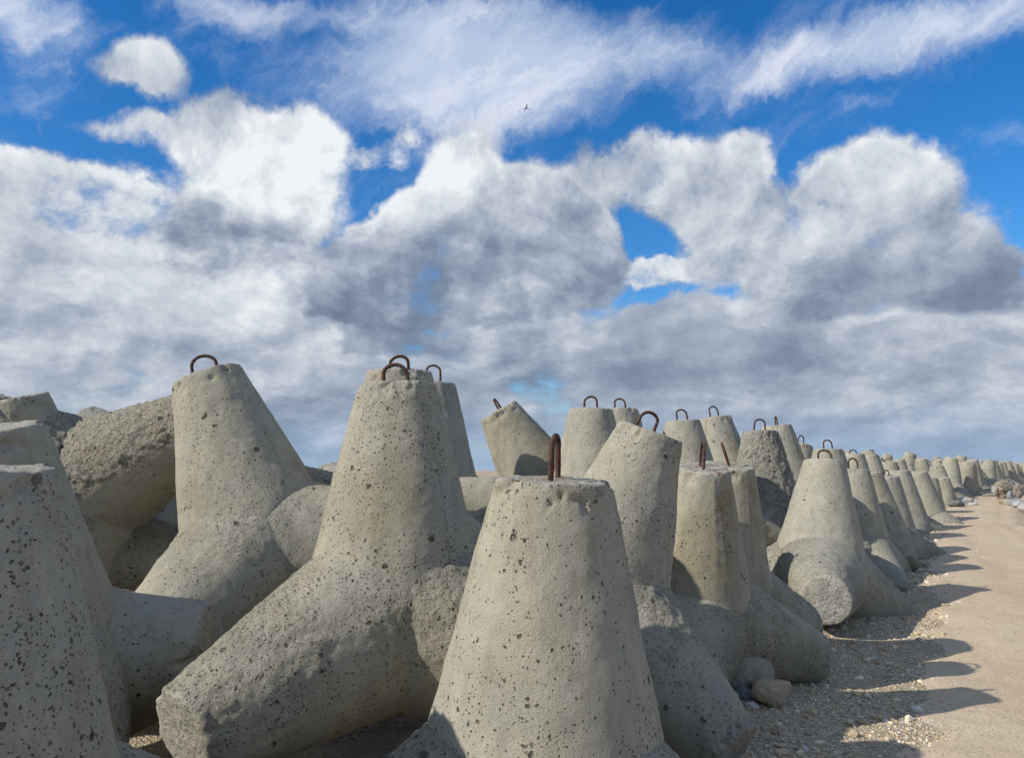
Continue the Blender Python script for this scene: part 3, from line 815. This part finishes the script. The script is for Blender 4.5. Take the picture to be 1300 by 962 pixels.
# x, y, yaw, size, colour, label
#BEGIN ROCKS
ROCKS = [
    (1.84, 5.95, 0.00, 10, (0.32, 0.26, 0.24), (0.42, 0.34, 0.22), 0.8, 'pale tan blocky stone on the gravel by the foot of the long leg', None),
    (1.52, 5.87, 0.00, 60, (0.2, 0.17, 0.15), (0.25, 0.27, 0.31), 0.5, 'blue grey stone half hidden left of the pale tan block', None),
    (1.68, 6.08, 0.00, 20, (0.13, 0.12, 0.12), (0.28, 0.28, 0.28), 0.5, 'small grey stone just behind the pale tan block', None),
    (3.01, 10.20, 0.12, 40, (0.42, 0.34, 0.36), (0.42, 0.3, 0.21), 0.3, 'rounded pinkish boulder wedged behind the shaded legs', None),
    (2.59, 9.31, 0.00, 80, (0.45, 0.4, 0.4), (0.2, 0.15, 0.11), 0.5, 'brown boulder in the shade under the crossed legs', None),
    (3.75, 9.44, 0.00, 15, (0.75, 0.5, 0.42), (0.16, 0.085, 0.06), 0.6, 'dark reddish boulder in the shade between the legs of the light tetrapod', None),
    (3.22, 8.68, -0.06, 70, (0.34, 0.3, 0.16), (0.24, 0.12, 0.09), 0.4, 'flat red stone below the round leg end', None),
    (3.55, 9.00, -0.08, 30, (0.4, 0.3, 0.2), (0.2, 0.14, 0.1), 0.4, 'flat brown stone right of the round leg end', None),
    (3.43, 8.77, -0.02, 0, (0.1, 0.09, 0.07), (0.33, 0.4, 0.46), 0.3, 'small pale blue pebble beside the flat red stone', None),
    (3.05, 8.46, -0.02, 0, (0.09, 0.08, 0.07), (0.5, 0.52, 0.53), 0.3, 'small white pebble at the leg tip', None),
    (4.73, 10.18, -0.03, 0, (0.35, 0.28, 0.16), (0.28, 0.24, 0.17), 0.6, 'flat stone beside the leg end of the light tetrapod', None),
    (5.68, 11.79, 0.00, 50, (0.36, 0.3, 0.26), (0.16, 0.15, 0.09), 0.8, 'mossy dark stone standing out at the gravel edge', None),
    (5.71, 12.17, 0.00, 20, (0.42, 0.3, 0.22), (0.25, 0.21, 0.16), 0.7, 'grey broken stone left of the mossy dark one', None),
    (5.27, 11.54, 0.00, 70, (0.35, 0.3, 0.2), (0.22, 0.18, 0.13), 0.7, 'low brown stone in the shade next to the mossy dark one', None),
    (6.03, 12.14, -0.02, 0, (0.22, 0.2, 0.12), (0.4, 0.34, 0.24), 0.6, 'small tan stone right of the mossy dark one', None),
    (7.13, 14.19, 0.00, 30, (0.42, 0.3, 0.2), (0.38, 0.38, 0.38), 0.8, 'light grey slab of rubble at a leg tip further along', None),
    (6.79, 13.82, 0.00, 80, (0.3, 0.25, 0.18), (0.3, 0.27, 0.22), 0.6, 'dull stone beside the light grey slab', None),
    (3.64, 8.20, -0.05, 0, (0.085, 0.07, 0.05), (0.46, 0.48, 0.5), 0.3, 'lone whitish pebble on the open gravel', None),
    (5.08, 8.64, -0.03, 10, (0.09, 0.07, 0.04), (0.6, 0.62, 0.64), 0.4, 'lone white stone on the sandy path', None),
    (13.15, 23.65, 0.00, 0, (0.7, 0.4, 0.3), (0.45, 0.43, 0.4), 0.8, 'white rubble lump under the distant row', None),
    (12.57, 22.94, 0.00, 40, (0.6, 0.4, 0.25), (0.2, 0.2, 0.2), 0.8, 'dark rubble lump under the distant row', None),
    (13.33, 23.65, 0.00, 80, (0.5, 0.4, 0.22), (0.5, 0.48, 0.45), 0.8, 'grey rubble lump under the distant row', None),
    (14.94, 24.91, 0.24, 112, (0.37400000000000005, 0.30600000000000005, 0.34), (0.34, 0.25, 0.2), 0.6, 'pink boulder in the pile right of the path', None),
    (15.10, 24.92, 0.38, 133, (0.476, 0.34, 0.37400000000000005), (0.25, 0.22, 0.17), 0.6, 'brown boulder on top of the pile right of the path', None),
    (14.29, 23.60, 0.00, 143, (0.272, 0.238, 0.20400000000000001), (0.4, 0.28, 0.18), 0.6, 'small ochre stone at the left end of the pile right of the path', None),
    (14.23, 23.25, 0.00, 169, (0.30600000000000005, 0.272, 0.238), (0.36, 0.33, 0.28), 0.6, 'cream stone at the foot of the pile right of the path', None),
    (14.19, 22.91, 0.00, 133, (0.40800000000000003, 0.30600000000000005, 0.30600000000000005), (0.29, 0.29, 0.29), 0.6, 'light grey boulder at the foot of the pile right of the path', None),
    (13.72, 21.93, 0.00, 166, (0.40800000000000003, 0.34, 0.2856), (0.4, 0.4, 0.39), 0.6, 'whitish boulder at the right frame edge', None),
    (15.32, 24.92, 0.10, 5, (0.476, 0.34, 0.40800000000000003), (0.33, 0.33, 0.32), 0.6, 'pale grey boulder high at the right frame edge', None),
    (14.85, 24.87, 0.29, 83, (0.272, 0.20400000000000001, 0.272), (0.36, 0.34, 0.31), 0.6, 'pale stone left of the pink boulder', None),
    (13.10, 20.99, 0.00, 169, (0.238, 0.20400000000000001, 0.17), (0.33, 0.3, 0.26), 0.6, 'low grey stone nearest the path at the right edge', None),
    (15.06, 24.90, 0.10, 116, (0.34, 0.272, 0.272), (0.3, 0.26, 0.2), 0.6, 'brown stone in the middle of the pile right of the path', None),
    (13.06, 20.49, 0.00, 162, (0.544, 0.40800000000000003, 0.40800000000000003), (0.4, 0.38, 0.36), 0.6, 'large grey boulder just outside the right frame edge', None),
    (15.58, 24.94, 0.19, 20, (0.544, 0.40800000000000003, 0.476), (0.32, 0.26, 0.22), 0.6, 'large pinkish boulder just outside the right frame edge', None),
]
BIRD = (1.36, 70.00, 35.00)
#END ROCKS
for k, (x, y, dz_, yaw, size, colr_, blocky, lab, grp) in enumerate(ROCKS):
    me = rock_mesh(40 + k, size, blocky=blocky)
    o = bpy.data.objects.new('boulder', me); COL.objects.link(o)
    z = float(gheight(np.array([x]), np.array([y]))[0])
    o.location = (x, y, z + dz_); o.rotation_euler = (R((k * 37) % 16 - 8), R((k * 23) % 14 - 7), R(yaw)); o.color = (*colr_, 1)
    tag(o, lab, 'boulder', grp)

# ------------------------------------------------------------------ loose gravel: real little stones on the strip beside the row, thinning out over the path
def gravel(name, n, yr, offr, sizes, seed, power=1.0, falloff=1.1):
    rs = np.random.RandomState(seed)
    y = yr[0] + (yr[1] - yr[0]) * rs.rand(n) ** power
    off = offr[0] + (offr[1] - offr[0]) * rs.rand(n)
    # clumps
    x = edge_x(y) + off * 1.17
    keep = (fbm(np.stack([x * 1.3, y * 1.3, y * 0], 1), 3) + rs.rand(n) * 1.0 - sstep(off, .1, 1.3) * falloff) > -.05
    x, y = x[keep], y[keep]; n = len(x)
    z = gheight(x, y)
    v, f = ICO1
    s = sizes[0] * (sizes[1] / sizes[0]) ** (rs.rand(n) ** 1.8)
    S3 = np.stack([s * rs.uniform(.8, 1.3, n), s * rs.uniform(.65, 1.0, n), s * rs.uniform(.4, .75, n)], 1) * .5
    a_ = rs.rand(n) * 6.283
    jit = 1 + rs.uniform(-.22, .22, (n, len(v), 1))
    W = v[None] * jit * S3[:, None, :]
    tl = rs.normal(0, .3, n)
    X = W[..., 0] * np.cos(a_)[:, None] - W[..., 1] * np.sin(a_)[:, None]
    Y = W[..., 0] * np.sin(a_)[:, None] + W[..., 1] * np.cos(a_)[:, None]
    Z = W[..., 2] + X * tl[:, None] * .5
    P = np.stack([X + x[:, None], Y + y[:, None], Z + (z + S3[:, 2] * .45)[:, None]], -1).reshape(-1, 3)
    F = (f[None] + (np.arange(n) * len(v))[:, None, None]).reshape(-1, 3)
    pal = np.array([(.50, .40, .25), (.60, .50, .34), (.42, .32, .20), (.66, .58, .44), (.30, .26, .21), (.50, .47, .42), (.36, .25, .17), (.72, .68, .60)])
    c = pal[rs.choice(len(pal), n, p=(.22, .2, .17, .13, .09, .08, .06, .05))] * rs.uniform(.95, 1.25, (n, 1))
    C4 = np.concatenate([np.repeat(c, len(v), 0), np.ones((n * len(v), 1))], 1)
    me = mesh_np(name, P, F, smooth=False, attrs={'tone': C4}); me.materials.append(M_PEB)
    o = bpy.data.objects.new(name, me); COL.objects.link(o)
    return o
tag(gravel('gravel', 42000, (3.6, 10.5), (-1.0, 1.4), (.009, .027), 5, 1.0), 'loose tan and white gravel spread along the foot of the tetrapods', 'gravel', kind='stuff')
tag(gravel('gravel', 26000, (10.0, 26.0), (-.8, .8), (.012, .036), 6, 1.3), 'loose tan and white gravel further along the foot of the tetrapods', 'gravel', kind='stuff')
tag(gravel('gravel', 34000, (3.6, 12.0), (.7, 4.2), (.006, .017), 8, 1.2, .55), 'fine grit scattered over the sandy path', 'gravel', kind='stuff')
tag(gravel('gravel', 900, (4.2, 20.0), (-.9, .4), (.04, .09), 9, 1.2), 'fist sized stones lying among the gravel', 'gravel', kind='stuff')

# ------------------------------------------------------------------ a gull far up in the sky
def gull():
    root = bpy.data.objects.new('bird', None); COL.objects.link(root)
    ctr = [(-.24, 0, 0), (-.17, 0, .012), (-.05, 0, .02), (.08, 0, .018), (.18, 0, .025), (.235, 0, .03), (.28, 0, .02)]
    rad = [.012, .03, .062, .058, .036, .032, .006]
    me = tube(ctr, lambda t: float(np.interp(t, np.linspace(0, 1, 7), rad)), 12)
    me.materials.clear(); me.materials.append(feather_mat('gull_body', (.16, .16, .17)))
    b = bpy.data.objects.new('body', me); COL.objects.link(b); b.parent = root
    for sgn in (-1, 1):
        Vs = []; n = 14
        for k in range(n + 1):
            t = k / n
            yy = sgn * (.04 + t * .58); zz_ = .04 + .17 * math.sin(min(t * 1.5, 1) * math.pi / 2) - .22 * max(t - .45, 0)
            xx = .09 + .07 * math.sin(t * math.pi) - .16 * max(t - .4, 0); ch_ = .15 * (1 - t ** 2.2) + .015
            for j in range(8):
                q = 2 * math.pi * j / 8
                Vs.append((xx - ch_ * .5 + ch_ * .5 * math.cos(q), yy, zz_ + .010 * (1 - t * .7) * math.sin(q)))
        F = [[i * 8 + j, i * 8 + (j + 1) % 8, (i + 1) * 8 + (j + 1) % 8, (i + 1) * 8 + j] for i in range(n) for j in range(8)] + [list(range(8)), [n * 8 + j for j in range(8)]]
        w_ = bpy.data.meshes.new('wing'); w_.from_pydata(Vs, [], F); w_.materials.append(feather_mat('gull_wing', (.11, .115, .13)))
        w_.polygons.foreach_set('use_smooth', np.full(len(w_.polygons), True)); w_.update()
        o = bpy.data.objects.new('wing', w_); COL.objects.link(o); o.parent = root
    tl = bpy.data.meshes.new('tail')
    tl.from_pydata([(-.2, -.025, .01), (-.2, .025, .01), (-.35, .07, .012), (-.35, -.07, .012), (-.2, -.025, 0), (-.2, .025, 0), (-.35, .07, .006), (-.35, -.07, .006)], [],
                   [[0, 1, 2, 3], [7, 6, 5, 4], [0, 4, 5, 1], [1, 5, 6, 2], [2, 6, 7, 3], [3, 7, 4, 0]])
    tl.materials.append(bpy.data.materials['gull_body']); tl.update()
    o = bpy.data.objects.new('tail', tl); COL.objects.link(o); o.parent = root
    tag(root, 'small dark gull flying high up in front of the streaky clouds', 'bird')
    return root
gl = gull()
gl.location = BIRD; gl.scale = (.75,) * 3; gl.rotation_euler = (R(24), R(-4), R(200))
